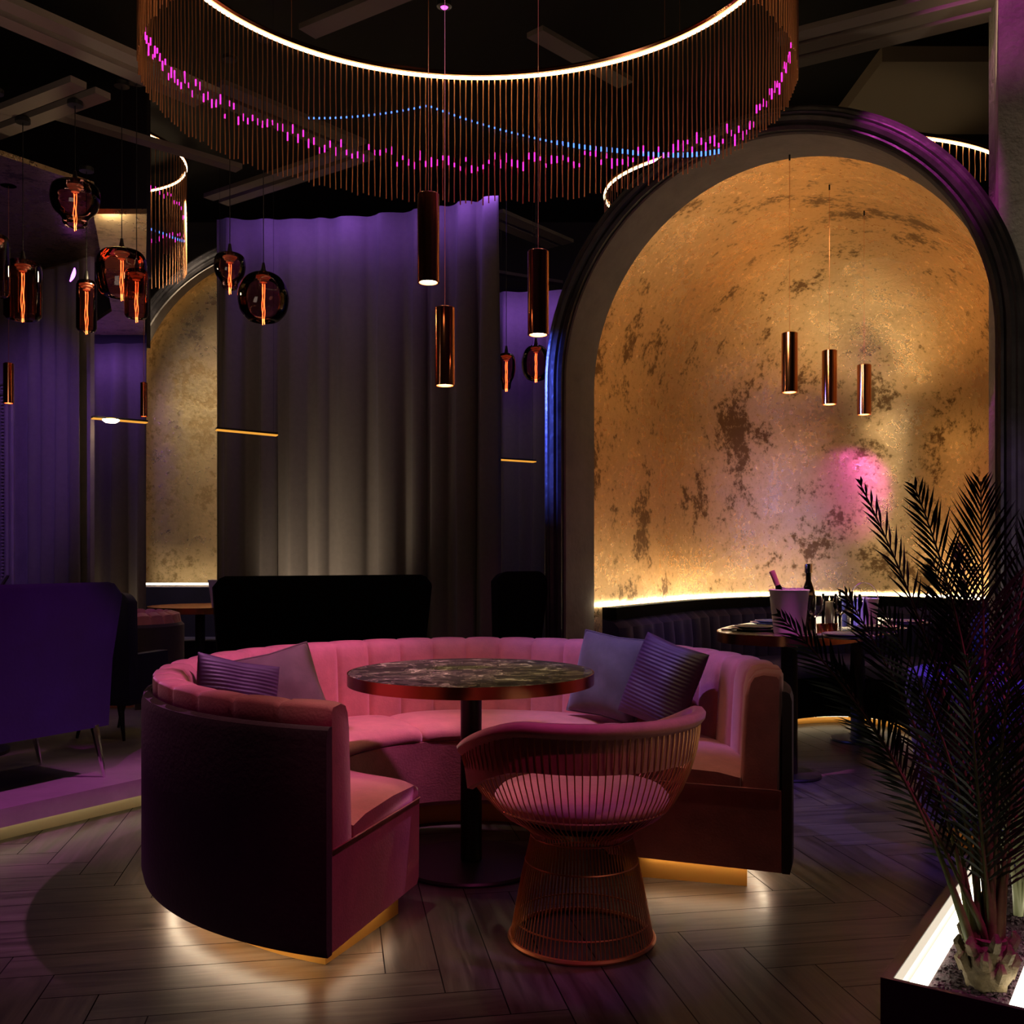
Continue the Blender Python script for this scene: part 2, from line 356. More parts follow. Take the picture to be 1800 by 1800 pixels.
tag(B().tube([uv(NC,q,s_,.885) for s_,q in P],.010,6).build('led_strip',M['ledcove']),'warm light strip glowing along the top of the niche bench','light strip')

# ================================================================== MAIN CURVED SOFA
SC=(-.157,3.88); A0,A1=R(-20.9),R(252.8)
sofa=thing('curved_sofa','large round pink velvet booth sofa with channelled back and dark brown outside','sofa',(SC[0],SC[1],0))
NCH=31
def backmod(a,f):
    g=abs(sin(pi*f*NCH))**.28; e=.015*(1-g)
    x=e*.6
    return [(1.165-x,.376),(1.172-x,.72),(1.172-x,.770-x),(1.164-x,.781-x),(1.11,.785-x),(1.075+e*.3,.775-e*.6),(1.052+e,.745),(1.04+e*1.2,.70),(1.03+e*1.3,.55),(1.022+e*1.3,.376)]
B().sweep(None,A0,A1,NCH*12,SC,backmod).build('backrest',M['pink'],sofa,smooth=50)
B().sweep([(1.174,.09),(1.20,.09),(1.207,.12),(1.207,.69),(1.20,.715),(1.188,.722),(1.174,.722)],A0-R(.3),A1+R(.3),110,SC).build('outer_shell',M['outer'],sofa).__setitem__('label','dark brown velvet outer back')
B().sweep([(.55,.09),(.535,.11),(.53,.375),(1.172,.375),(1.172,.09)],A0,A1,110,SC).build('seat_base',M['pink'],sofa)
span=(A1-A0)/4
for k in range(4):
    a0=A0+span*k; a1=a0+span
    def sm(a,f):
        e=min(f,1-f)*span*.8; h=.022*(1-math.exp(-e/.05)); x=.012*(math.exp(-e/.012))
        return [(.53+x,.378),(.526+x,.395),(.535+x,.412+h*.6),(.58,.426+h),(.75,.432+h*1.2),(.95,.425+h),(1.03,.41+h),(1.03,.378)]
    B().sweep(None,a0,a1,44,SC,sm).build('seat_cushion',M['pink'],sofa,smooth=60)
for aa,sg in ((A0,-1),(A1,1)):
    e=.004*sg
    P=[(SC[0]+r*cos(aa)-sin(aa)*e,SC[1]+r*sin(aa)+cos(aa)*e,z) for r,z in ((.535,.377),(1.02,.377),(1.165,.377))]
    B().tube(P,.0028,6).build('piping',M['pink'],sofa)
B().sweep([(.60,0),(.60,.09),(1.045,.09),(1.045,0)],A0+R(5.2),A1-R(4.6),90,SC).build('plinth',M['brass'],sofa).__setitem__('label','brass plinth')
st=B().sweep([(1.10,.080),(1.115,.080),(1.115,.088),(1.10,.088)],A0+R(6),A1-R(6),80,SC)
for aa in (A0+R(3.6),A1-R(3.0)):
    st.tube([(SC[0]+r*cos(aa),SC[1]+r*sin(aa),.0865) for r in (.68,1.08)],.0035,6)
st.build('led_strip',M['ledsofa'],sofa)

# ---- scatter cushions
def pillow(name,label,matl,c,yaw,tilt,roll,size=.42,T=.075,ribs=0,piping=None):
    t=thing(name,label,'cushion',(c[0],c[1],c[2]),'scatter cushions on the round pink sofa')
    n=110 if ribs else 44; m=Matrix.Rotation(yaw,3,'Z')@Matrix.Rotation(tilt,3,'X')@Matrix.Rotation(roll,3,'Y')
    bb=B()
    def pt(i,j,sg):
        u=-1+2*i/n; v=-1+2*j/n
        th=max(0,(1-abs(u)**2.6)*(1-abs(v)**2.6))**.55*T
        if ribs: th+= .0017*sin(v*pi*ribs)*(1-abs(u)**8)*(1-abs(v)**8)
        th+= .006*sin(u*5+v*3)*cos(v*4-u*2)*(1-u*u)*(1-v*v)
        pin=1-.06*(1-abs(u))*abs(v)**3; pin2=1-.06*(1-abs(v))*abs(u)**3
        return Vector(c)+m@Vector((u*size/2*pin2,sg*th,v*size/2*pin))
    for sg in (-1,1):
        bb.add([pt(i,j,sg) for i in range(n+1) for j in range(n+1)],
               [(i*(n+1)+j,(i+1)*(n+1)+j,(i+1)*(n+1)+j+1,i*(n+1)+j+1) for i in range(n) for j in range(n)])
    bb.build('cover',matl,t,smooth=80)
    if piping is not None:
        P=[pt(i,0,0) for i in range(n)]+[pt(n,j,0) for j in range(n)]+[pt(n-i,n,0) for i in range(n)]+[pt(0,n-j,0) for j in range(n)]
        B().tube(P,.005,6,closed=True).build('piping',piping,t)
    return t
def pol(r,deg,z): return (SC[0]+r*cos(R(deg)),SC[1]+r*sin(R(deg)),z)
pillow('cushion','plum ribbed cushion at the left of the sofa, leaning behind the taupe one',M['ribbed'],pol(.90,184,.615),R(50),R(-14),R(14),.37,.05,24)
pillow('cushion','taupe velvet cushion with piped edge in the left curve of the sofa',M['taupe'],pol(.83,163,.62),R(40),R(-20),R(-10),.37,.07,0,M['taupe'])
pillow('cushion','smooth grey velvet cushion behind the right side of the table',M['grey'],pol(.88,47,.645),R(-40),R(-16),R(5),.38,.08,0,M['grey'])
pillow('cushion','dark ribbed satin cushion tilted against the right side of the sofa back',M['ribbed'],pol(.87,24,.65),R(-50),R(-18),R(12),.37,.065,22)

# ================================================================== ROUND TABLE
TC=(-.158,3.85)
t=thing('round_table','round pedestal table with dark marble top and bronze edge inside the pink sofa','table',(TC[0],TC[1],0))
c=(TC[0],TC[1],0)
B().lathe([(0,.708),(.470,.708),(.470,.7465),(.468,.748),(0,.748)],c,96).build('tabletop',M['marble'],t,smooth=30)
B().lathe([(.4705,.704),(.4745,.704),(.4745,.7475),(.4705,.7475)],c,96).build('edge_band',M['bronze'],t,smooth=30)
B().lathe([(0,.02),(.041,.02),(.041,.695),(.12,.697),(.12,.706),(0,.706)],c,32).build('column',M['black'],t)
B().lathe([(0,0),(.28,0),(.282,.008),(.275,.016),(.05,.022),(0,.022)],c,64).build('base',M['black'],t)

# ================================================================== WIRE CHAIR
CC=(.218,3.12)
ch=thing('wire_chair','copper wire armchair with waisted base and pink velvet seat in front of the table','chair',(CC[0],CC[1],0))
BK=atan2(-.88,.47)
def rimh(d): # height of the rail, d = angle from the middle of the back
    d=abs(d); x=min(1,max(0,(d-R(55))/R(75))); return .700-.125*x*x*(3-2*x)
def rimr(d): return .372-.008*cos(d)
NWI=100
for k in range(NWI):
    a=2*pi*k/NWI; d=(a-BK+pi)%(2*pi)-pi
    back=abs(d)<R(128)
    pr=[(.222,.012),(.205,.10),(.186,.20),(.165,.29),(.158,.325),(.166,.345),(.20,.368),(.245,.395),(.282,.43)]
    if back:
        H=rimh(d); rr=rimr(d)
        for f in (.2,.42,.65,.85,1.): 
            z=.43+(H-.43)*f; pr.append((.282+(rr-.282)*sin(f*pi/2)**.85,z))
    B().tube([(CC[0]+r*cos(a),CC[1]+r*sin(a),z) for r,z in pr],.0021,5).build('wire',M['copperwire'],ch)
def ring(r,z,rad,n=64,a0=0,a1=2*pi): return B().tube([(CC[0]+r*cos(a0+(a1-a0)*k/n),CC[1]+r*sin(a0+(a1-a0)*k/n),z) for k in range(n)],rad,6,closed=True)
ring(.224,.008,.008).build('base_ring',M['copperwire'],ch)
for r,z in ((.209,.065),(.158,.325),(.176,.245),(.276,.425)): ring(r,z,.0028).build('hoop',M['copperwire'],ch)
rings=[]; NR=70
for k in range(NR+1):
    d=R(-128)+R(256)*k/NR; a=BK+d; H=rimh(d); rr=rimr(d); e=min(1,min(k,NR-k)/4); e=sqrt(1-(1-e)**2)*.75+.25
    dr=(cos(a),sin(a))
    pf=[(.004,-.012),(.014,.0),(.016,.014),(.006,.026),(-.012,.028),(-.026,.018),(-.032,.0),(-.038,-.05),(-.044,-.105),(-.034,-.122),(-.018,-.118),(-.010,-.06),(-.006,-.02)]
    rings.append([Vector((CC[0]+(rr+x*e)*dr[0],CC[1]+(rr+x*e)*dr[1],H+y*(e if y>-.03 else .6*e+.4))) for x,y in pf])
B().loft(rings).build('back_cushion',M['pink'],ch,smooth=60)
B().lathe([(0,.375),(.16,.375),(.24,.405),(.268,.43),(.272,.45),(.255,.468),(.20,.480),(.1,.486),(0,.487)],(CC[0],CC[1],0),56).build('seat_cushion',M['pink'],ch,smooth=60)
rs=B().lathe([(0,.362),(.17,.362),(.17,.372),(0,.372)],(CC[0],CC[1],0),40).build('seat_plate',M['black'],ch)

# ================================================================== PENDANT TUBES
def tube_pendant(px,D,ytop,ybot,label,grp,ztop=4.6,r=.0425,energy=13,lit=True,cr=.04):
    X=(px-900)*D/F; z1=CH+(HY-ytop)*D/F; z0=CH+(HY-ybot)*D/F
    t=thing('pendant_lamp',label,'pendant lamp',(X,D,z0),grp)
    B().lathe([(r*.86,z0),(r,z0),(r,z1-.004),(r-.005,z1),(0,z1+.001),(0,z1-.01),(r*.86,z1-.012),(r*.86,z0)],(X,D,0),40).build('shade',M['copper'],t)
    B().lathe([(0,z0+.012),(r*.84,z0+.012),(r*.84,z0+.016),(0,z0+.016)],(X,D,0),24).build('lamp',M['lampw'],t)
    B().tube([(X,D,z1-.005),(X,D,ztop)],.0013,5).build('cable',M['copperwire'],t)
    B().lathe([(0,ztop),(cr,ztop),(cr,ztop+.03),(0,ztop+.03)],(X,D,0),20).build('canopy',M['black'],t)
    if lit:
        spot('pendant_light',(X,D,z0-.003),(X,D,0),WARM,energy,75,.5,.03)
    return t
G1='copper tube pendants over the round table'; G2='copper tube pendants over the niche table'
tube_pendant(753,3.86,341,497,'highest copper tube pendant lamp left of centre over the round table',G1,4.79)
tube_pendant(782,4.20,540,678,'lowest copper tube pendant lamp in front of the dark curtain',G1,4.79)
tube_pendant(946,4.02,441,589,'copper tube pendant lamp hanging by the left edge of the arch',G1,4.79)
for i,(px,D,y1,y0,lb) in enumerate(((1388,5.37,585,690,'leftmost of the three copper tube pendants in the gold niche'),(1458,5.79,616,711,'middle of the three copper tube pendants in the gold niche'),(1519,6.2,641,729,'rightmost of the three copper tube pendants in the gold niche'))):
    X=(px-900)*D/F
    rel=(X-NC[0],D-NC[1]); s_=rel[0]*V[0]+rel[1]*V[1]; q_=rel[0]*U[0]+rel[1]*U[1]
    zt=NZ+NBH*sqrt(max(.01,1-(s_/NW)**2-((q_/ND)**2 if q_>0 else 0)))-.035
    tube_pendant(px,D,y1,y0,lb,G2,zt,energy=22,cr=.005)

# ================================================================== CHANDELIERS
def chandelier(cx,cy,a,b,zl,zb,n,label,individual,vis,glint_beads=True,grp='fringed ring chandeliers'):
    t=thing('ring_chandelier',label,'chandelier',(cx,cy,zb),grp)
    N=160
    P=[Vector((cx+a*cos(2*pi*k/N),cy+b*sin(2*pi*k/N),zl)) for k in range(N)]
    B().tube(P,.008,6,closed=True).build('led_ring',M['ledw'],t)
    B().tube([p+Vector((0,0,.022)) for p in P],.013,6,closed=True).build('ring_frame',M['copper'],t)
    for k in range(4):
        an=pi/4+k*pi/2; B().tube([(cx+a*cos(an),cy+b*sin(an),zl+.03),(cx+a*cos(an),cy+b*sin(an),4.8)],.002,5).build('suspension_cable',M['copperwire'],t)
    rest=B(); rb={'glintp':B(),'glintb':B()}; cnt=0
    ks=list(range(n))
    order=[k for k in ks if vis(2*pi*k/n)]
    stride=set(order[int(i*len(order)/individual)] for i in range(min(individual,len(order)))) if len(order)>individual else set(order)
    for k in ks:
        th=2*pi*k/n; x,y=cx+a*cos(th),cy+b*sin(th); L=zl-zb+random.uniform(-.012,.012)
        pts=[]; ph=random.uniform(0,6)
        nn=9 if vis(th) else 3
        for i in range(nn):
            f=i/(nn-1); pts.append((x+.0014*sin(f*9+ph)*min(1,f*4),y+.0014*cos(f*7+ph)*min(1,f*4),zl-L*f))
        bd=[]
        if glint_beads and vis(th):  # emissive beads stand in for lamps reflected in the metal strings
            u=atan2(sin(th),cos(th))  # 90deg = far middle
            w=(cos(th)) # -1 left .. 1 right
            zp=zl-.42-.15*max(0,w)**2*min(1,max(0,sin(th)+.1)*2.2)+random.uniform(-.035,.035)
            bd.append(('glintp',zp,random.uniform(.018,.05)))
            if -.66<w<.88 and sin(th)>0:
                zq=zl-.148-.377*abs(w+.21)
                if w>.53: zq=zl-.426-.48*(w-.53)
                bd.append(('glintb',zq,.009 if w<.3 else .022))
        if k in stride:
            o=B().tube(pts,.0030,4).build('string',M['copperwire'],t,smooth=60)
            for mn,z_,h_ in bd: B().tube([(x,y,z_+h_/2),(x,y,z_-h_/2)],.0036,5).build('glint_bead',M[mn],o)
        else:
            rest.tube(pts,.0030,4)
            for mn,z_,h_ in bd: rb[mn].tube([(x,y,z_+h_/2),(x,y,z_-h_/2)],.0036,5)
    if rest.v: tag(rest.build('strings',M['copperwire'],t),kind='stuff')
    for mn,nm in (('glintp','pink_glint_beads'),('glintb','blue_glint_beads')):
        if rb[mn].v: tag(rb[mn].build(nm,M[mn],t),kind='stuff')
    return t
chandelier(-.158,3.87,1.23,1.09,3.571,2.949,270,'large ring chandelier with long copper string fringe and pink glints above the sofa',100,lambda th: sin(th)>-.12)
chandelier(2.1,7.17,1.43,1.0,3.80,3.60,150,'glowing ring chandelier showing above the gold arch, mostly hidden',60,lambda th: sin(th)<.3,False)
chandelier(-3.68,8.52,.85,.85,4.60,3.68,110,'fringed ring chandelier far back left, a mirror image built solid before the pale gold niche',60,lambda th: cos(th)>.2)  # solid stand-in for the main chandelier's mirror image

# ================================================================== CURTAINS
def curtain(name,label,pts,z0,z1,amp=.075,pitch=.20,parent=None,grp=None):
    # pts: plan polyline; folds follow it
    P=dense([tuple(p) for p in pts],.012); rows=[]; L=0; ph=0; wob=[]
    for i,p in enumerate(P):
        q=P[min(i+1,len(P)-1)]; r=P[max(i-1,0)]; d=Vector((q[0]-r[0],q[1]-r[1],0)).normalized(); n=Vector((-d.y,d.x,0))
        if i: L+=hypot(p[0]-P[i-1][0],p[1]-P[i-1][1])
        ph=2*pi*L/pitch+1.3*sin(L*3.1)+1.1*sin(L*7.7+1)+.5*sin(L*17)
        row=[]
        for k in range(9):
            f=k/8; z=z0+(z1-z0)*f
            am=amp*(.75+.45*sin(L*5+f*2)*sin(L*2.3))*(.45+.55*min(1,(1-f)*4))
            sft=(sin(ph+.5*(1-f)*sin(L*4)))
            o=am*(abs(sft)**1.0*(1 if sft>0 else -1))*.8
            row.append(Vector((p[0],p[1],z))+n*o+d*(.2*am*cos(2*ph)))
        rows.append(row)
    o=B().loft(rows,ring_closed=False,caps=False).build(name,M['curtain'],smooth=80)
    sl=o.modifiers.new('thick','SOLIDIFY'); sl.thickness=.006
    return tag(o,label,'curtain',grp)
cp=[]
for k in range(13):
    f=k/12; px=380+495*f; D=6.83-.43*f+.28*sin(pi*f)*.6; cp.append(((px-900)*D/F,D))
curtain('curtain','wide dark grey floor-length curtain hanging in folds behind the pink sofa',cp,.155,3.50)
curtain('curtain','narrow grey curtain glimpsed between the wide curtain and the arch',[((870-900)*8/F,8.0),((1010-900)*8/F,7.9)],.155,3.30)
curtain('curtain','far grey curtain left of the pale gold niche, behind the amber lamps',[((110-900)*7.4/F,7.56),((258-900)*7.56/F,7.56)],.155,2.80)
# fascia over the far curtain, hides what is above it
tag(B().box((-.3669*7.66-.775,7.70,3.80),(1.55,.08,2.0)).build('wall_fascia',M['darkwall'],smooth=0),kind='structure')
tag(B().box(((250-900)*7.66/F-.72,7.70,1.5),(1.4,.06,2.7)).build('wall_partition',M['darkwall'],smooth=0),kind='structure')
# purple plaster wall along V on the left
WA=(-3.28,6.89); 
def wv(t,z,o=0.): return Vector((WA[0]+V[0]*t-U[0]*o,WA[1]+V[1]*t-U[1]*o,z))
# t at px
def tpx(px): k=(px-900)/F; return (k*WA[1]-WA[0])/(V[0]-k*V[1])
tend=tpx(162)
w1=B(); a=wv(-2.2,0); b=wv(tend-.02,0)
w1.prism([(a.x,a.y),(b.x,b.y),(b.x+.03*U[0],b.y+.03*U[1]),(a.x+.03*U[0],a.y+.03*U[1])],0,3.16)
tag(w1.build('wall_panelled',M['plaster'],smooth=0),kind='structure')
curtain('curtain','violet-lit curtain on the left wall beside the moulded panel',[tuple(wv(tpx(69),0,.09))[:2],tuple(wv(tend-.01,0,.09))[:2]],.155,3.10,.04,.15)
# wall moulding with bead rows
mo=B()
for dx,dz in ((0,0),(.07,.07)):
    tr=tpx(25)-dx
    pts=[wv(-1.9,2.42-dz,.012),wv(tr,2.42-dz,.012),wv(tr,.98+dz,.012),wv(tr-.10,.90+dz,.012),wv(tr-.2,.80+dz,.012),wv(-1.9,.80+dz,.012)]
    mo.tube(pts,.016,8)
tr=tpx(7)
for k in range(60):
    p=wv(tr,1.0+k*.024,.012); mo.lathe([(0,-.011),(.010,-.006),(.013,0),(.010,.006),(0,.011)],p,6)
tag(mo.build('trim_moulding',M['plaster']),kind='structure')
# soffits
sf=[pz(-60,256,3.15),pz(165,331,3.15)]
p1=sf[0]; p2=sf[1]; e1=wv(tend,0,-.1); e0=wv(-2.2,0,-.1)
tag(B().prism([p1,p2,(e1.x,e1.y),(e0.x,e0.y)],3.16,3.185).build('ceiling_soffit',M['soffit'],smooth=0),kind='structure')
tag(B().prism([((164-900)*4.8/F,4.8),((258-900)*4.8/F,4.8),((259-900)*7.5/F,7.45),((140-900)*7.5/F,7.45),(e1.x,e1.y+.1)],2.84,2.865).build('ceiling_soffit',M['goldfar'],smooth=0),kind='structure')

# far pale niche with bench and table, mirror images built as solid things
NF=((510-900)*9.6/F,9.6)
UF=(0.05,.9987); VF=(.9987,-.05)
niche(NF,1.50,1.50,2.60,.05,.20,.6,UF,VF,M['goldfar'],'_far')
bb=thing('bench_seat','dark navy bench with glowing top edge under the far pale gold niche','bench',(NF[0]-.6,9.0,0))
B().box((NF[0]-.3,9.15,.45),(2.2,.25,.90)).build('backrest',M['navy'],bb); B().box((NF[0]-.3,8.85,.225),(2.2,.5,.45)).build('seat',M['navy'],bb)
tag(B().tube([(NF[0]-1.4,9.32,.92),(NF[0]+.8,9.32,.92)],.012,6).build('led_strip',M['ledfar']),'warm light strip at the foot of the far pale gold niche','light strip')
t=thing('dining_table','far table with dark top and bronze edge below the pale gold niche','table',(-2.75,8.3,.152))
B().lathe([(0,.72),(.42,.72),(.42,.77),(0,.77)],(-2.6,8.3,0),48).build('tabletop',M['bronze'],t); B().lathe([(0,.152),(.2,.152),(.2,.165),(.04,.17),(.04,.72),(0,.72)],(-2.6,8.3,0),24).build('pedestal',M['black'],t)
def bucket(loc,r0,r1,h,label,grp,mt):
    t=thing('ice_bucket',label,'bucket',loc,grp)
    B().lathe([(0,0),(r0*.96,0),(r0,.008),(r1,h-.006),(r1+.004,h),(r1-.004,h+.002),(r0-.006,.02),(0,.012)],loc,40).build('body',mt,t,smooth=40)
    return t
bucket((-2.37,8.05,.771),.055,.085,.22,'white bucket on the far table beside the wide curtain edge','ice buckets on the tables',M['white'])
# far small pink sofa, solid stand-in for a mirror image
FS=(-2.71,7.02)
t=thing('curved_sofa','small pink sofa with curved channelled back, standing in for a mirror image far left','sofa',(FS[0],FS[1],.152))
def fm(a,f):
    e=.015*(1-abs(sin(pi*f*16))**.33); return [(.36,.152),(.36,.72),(.35-e,.78-e),(.29,.80-e),(.25+e,.76),(.24+e,.152)]
B().sweep(None,R(-60),R(200),160,FS,fm).build('backrest',M['pink'],t); B().lathe([(0,.152),(.235,.152),(.235,.45),(0,.45)],(FS[0],FS[1],0),32).build('seat',M['pink'],t)
B().sweep([(.362,.152),(.38,.152),(.38,.70),(.362,.72)],R(-62),R(202),60,FS).build('outer_shell',M['outer'],t)

# ================================================================== LOUNGE SOFAS SEEN FROM BEHIND
def lounge(name,label,pa,pb,zf,zb,zt,matl,deep,legmat,grp=None,away=1):
    # back panel from pa to pb; seat on the side away from the camera
    pa=Vector((pa[0],pa[1],0)); pb=Vector((pb[0],pb[1],0)); d=(pb-pa); L=d.length; d.normalize(); n=Vector((-d.y,d.x,0))*away
    c=(pa+pb)/2; t=thing(name,label,'sofa' if L>.7 else 'chair',(c.x,c.y,zf),grp)
    rings=[]; N=40
    for k in range(N+1):
        f=k/N; x=L*f; e=min(f,1-f)*L; h=zt-.05*max(0,1-e/.06)**2.2
        flare=.03*((2*f-1))
        o=.03*(2*f-1)**2
        base=pa+d*x
        tt=.055 if abs(f-.5)>.012 else .050
        rings.append([base+n*(o)+Vector((0,0,zb)),base+n*(o-.02)+d*flare*.2+Vector((0,0,(zb+h)/2)),base+d*flare+n*(-.03)+Vector((0,0,h-.02)),base+d*flare+n*(-.02)+Vector((0,0,h)),base+d*flare+n*(tt)+Vector((0,0,h-.01)),base+d*flare*.2+n*(tt+.03)+Vector((0,0,(zb+h)/2)),base+n*(tt+.05)+Vector((0,0,zb))])
    B().loft(rings).build('backrest',matl,t,smooth=50)
    cc=c+n*(deep/2+.06)
    B().box(cc+Vector((0,0,(zb+.01+zb+.12)/2)),(L*.94,deep,.11),dirs=(d,n,(0,0,1))).build('seat',matl,t)
    P=[pa+d*.02+n*.02+Vector((0,0,zt-.008)),pb-d*.02+n*.02+Vector((0,0,zt-.008))]
    for sx in (.06,L-.07):
        for sy in (.04,deep):
            top=pa+d*sx+n*sy+Vector((0,0,zb+.01)); bot=pa+d*(sx+(.04 if sx>L/2 else -.04))+n*(sy-.02)+Vector((0,0,zf+.001))
            B().tube([top,bot],[.021,.008],8).build('leg',legmat,t)
    for sx in (0.,L):
        B().box(pa+d*(sx+(.035 if sx==0 else -.035))+n*(deep*.45+.05)+Vector((0,0,zb+.14)),(.06,deep*.8,.28),dirs=(d,n,(0,0,1))).build('armrest',matl,t)
    return t
lounge('lounge_sofa','deep blue velvet sofa on chrome legs seen from behind on the platform',(-2.60,3.58),(-1.885,4.70),.152,.39,1.07,M['blue'],.55,M['chrome'])
lounge('lounge_sofa','black high-backed sofa standing behind the pink sofa before the curtain',(-1.53,5.20),(-.49,5.62),.152,.35,1.085,M['blackf'],.5,M['black'])
lounge('lounge_chair','black upholstered armchair back beside the left foot of the arch',(-.07,5.75),(.175,5.88),.152,.35,1.10,M['blackf'],.3,M['black'],away=1)
lounge('lounge_chair','dark blue chair tucked behind the right end of the blue sofa',(-2.5,5.65),(-2.15,5.55),.152,.35,.99,M['blue'],.4,M['black'])
# table beyond the blue sofa
t=thing('dining_table','stone-topped table with red-brown edge behind the blue sofa','table',(-2.85,5.35,.152))
lt=[tuple(uv((-2.85,5.25),q,s_))[:2] for q,s_ in ((-.7,-.3),(.45,-.3),(.45,.35),(-.7,.35))]
B().prism(lt,.89,.94).build('tabletop',M['bronze'],t,smooth=0); B().prism(lt,.9405,.9455).build('stone_top',M['marble'],t,smooth=0)
B().lathe([(0,.152),(.25,.152),(.25,.17),(.05,.18),(.05,.89),(0,.89)],(-2.9,5.2,0),24).build('pedestal',M['black'],t)

# violet tub chair by the palm
VC=(2.03,4.15)
t=thing('tub_chair','violet velvet tub chair half hidden behind the palm leaves','chair',(VC[0],VC[1],0))
B().sweep(None,R(60),R(330),60,VC,lambda a,f:[(.30,.10),(.37,.66),(.36,.70),(.32,.715),(.29,.70),(.27,.40),(.24,.10)]).build('backrest',M['violet'],t)
B().lathe([(0,.10),(.24,.10),(.27,.38),(.25,.43),(0,.44)],(VC[0],VC[1],0),40).build('seat',M['violet'],t)
B().lathe([(0,0),(.20,0),(.20,.10),(0,.10)],(VC[0],VC[1],0),40).build('base',M['brass'],t)

# ================================================================== NICHE TABLE AND TABLEWARE
L1=(1.50,5.385); ZT=.775
UT=Vector((.59,.807,0)); VT=Vector((.807,-.59,0))
def tt(q,s_,z=ZT): p=Vector((L1[0],L1[1],0))+UT*q+VT*s_; p.z=z; return p
tc=tt(.7,-.09,0)
t=thing('dining_table','long rounded table with bronze edge on two pedestals in the gold niche','table',(tc.x,tc.y,0))
def stad(h,l0,l1,n=20,k=2.6):
    P=[]
    cq=(l0+l1)/2; hl=(l1-l0)/2
    for i in range(72):
        a=2*pi*i/72; c_,s_=cos(a),sin(a)
        P.append((cq+hl*(abs(c_)**(2/k))*(1 if c_>0 else -1), -.09+h*(abs(s_)**(2/k))*(1 if s_>0 else -1)))
    return P
P=stad(.40,-.28,1.62); P2=stad(.395,-.275,1.615)
B().prism([tuple(tt(q,s_))[:2] for q,s_ in P],ZT-.055,ZT-.002).build('edge_band',M['bronze'],t,smooth=30)
B().prism([tuple(tt(q,s_))[:2] for q,s_ in P2],ZT-.002,ZT).build('tabletop',M['marble'],t,smooth=30)
for q,s_ in ((0,0),(1.26,-.02)):
    p=tt(q,s_,0); B().lathe([(0,.018),(.044,.018),(.044,ZT-.056),(0,ZT-.056)],p,32).build('pedestal',M['black'],t)
    B().lathe([(0,0),(.168,0),(.170,.008),(.166,.016),(0,.018)],p,48).build('base_plate',M['black'],t)
def onT(px,D): return Vector(((px-900)*D/F,D,ZT+.0005))
b1=onT(1387,5.30); bk=bucket(b1,.080,.103,.235,'large white ice bucket holding a pink-foiled bottle on the niche table','ice buckets on the tables',M['white'])
ic=B()
for k in range(26):
    a=random.uniform(0,6.28); r=random.uniform(0,.075); ic.box(b1+Vector((r*cos(a),r*sin(a),.222+random.uniform(0,.014))),(.026,.026,.022),random.uniform(0,3))
tag(ic.build('ice_cubes',M['ice']),'heap of ice cubes in the large white bucket','ice','','stuff'); 
def bottle(base,tilt,label,foil,h=.31,capr=.016,az=0.):
    t=thing('champagne_bottle',label,'bottle',base,'bottles on the niche table'); dr=Matrix.Rotation(az,3,'Z')@Matrix.Rotation(tilt,3,'Y')
    def lat(pr,n=24):
        b=B().lathe(pr,(0,0,0),n); b.v=[base+dr@p for p in b.v]; return b
    lat([(0,0),(.040,0),(.041,.01),(.041,h*.5),(.030,h*.62),(.015,h*.74),(.014,h*.98),(0,h*.98)]).build('glass',M['bottle'],t)
    lat([(.0150,h*.76),(.0165,h*.98),(capr,h),(0,h*1.005)] if capr<.02 else [(.0150,h*.86),(.022,h*.865),(.022,h*.985),(.019,h*1.0),(0,h*1.0)]).build('foil',foil,t)
    return t
bottle(b1+Vector((.035,.0,.02)),R(-22),'dark bottle with pink foil leaning in the large white bucket',M['foil'],.34)
def upright(px,D,h,label,foil,capr=.016): return bottle(onT(px,D),0,label,foil,h,capr)
upright(1421,5.62,.37,'upright bottle with silver cap behind the large white bucket',M['chrome'],.03)
b2=onT(1519,5.95); bk2=bucket(b2,.070,.082,.16,'small ice bucket with arched handle right of the candles','ice buckets on the tables',M['white'])
B().tube([b2+Vector((.083*cos(pi*k/20),0,.155+.10*sin(pi*k/20))) for k in range(21)],.003,6).build('handle',M['chrome'],bk2)
ic=B()
for k in range(16):
    a=random.uniform(0,6.28); r=random.uniform(0,.06); ic.box(b2+Vector((r*cos(a),r*sin(a),.15+random.uniform(0,.012))),(.024,.024,.02),random.uniform(0,3))
tag(ic.build('ice_cubes',M['ice']),'ice cubes filling the small bucket with the handle','ice','','stuff')
def hurricane(px,D,h,ch_,label):
    p=onT(px,D); t=thing('candle_lantern',label,'candle holder',p,'glass candle holders on the niche table')
    B().lathe([(.042,0),(.042,h),(.040,h),(.040,.006),(0,.006),(0,0)],p,32).build('glass_cylinder',M['clear'],t)
    c_=B().lathe([(0,.007),(.022,.007),(.022,ch_),(0,ch_)],p,20).build('candle',M['candle'],t)
    B().lathe([(0,ch_+.004),(.005,ch_+.012),(0,ch_+.03)],p,8).build('flame',M['flame'],c_)
hurricane(1458,5.55,.205,.16,'tall glass cylinder holding a white candle by the upright bottle')
hurricane(1487,5.75,.21,.17,'tall glass cylinder candle holder left of the small bucket')
def wineglass(px,D,label):
    p=onT(px,D); t=thing('wine_glass',label,'glass',p,'wine glasses on the niche table')
    B().lathe([(0,0),(.032,.001),(.004,.008),(.004,.09)],p,24).build('stem',M['clear'],t)
    B().lathe([(.004,.09),(.03,.11),(.041,.14),(.040,.17),(.033,.20)],p,28).build('bowl',M['clear'],t)
wineglass(1433,5.25,'empty wine glass just right of the large white bucket')
wineglass(1478,5.45,'empty wine glass in front of the two glass candle cylinders')
wineglass(1503,5.62,'empty wine glass before the small bucket with the handle')
tl=0
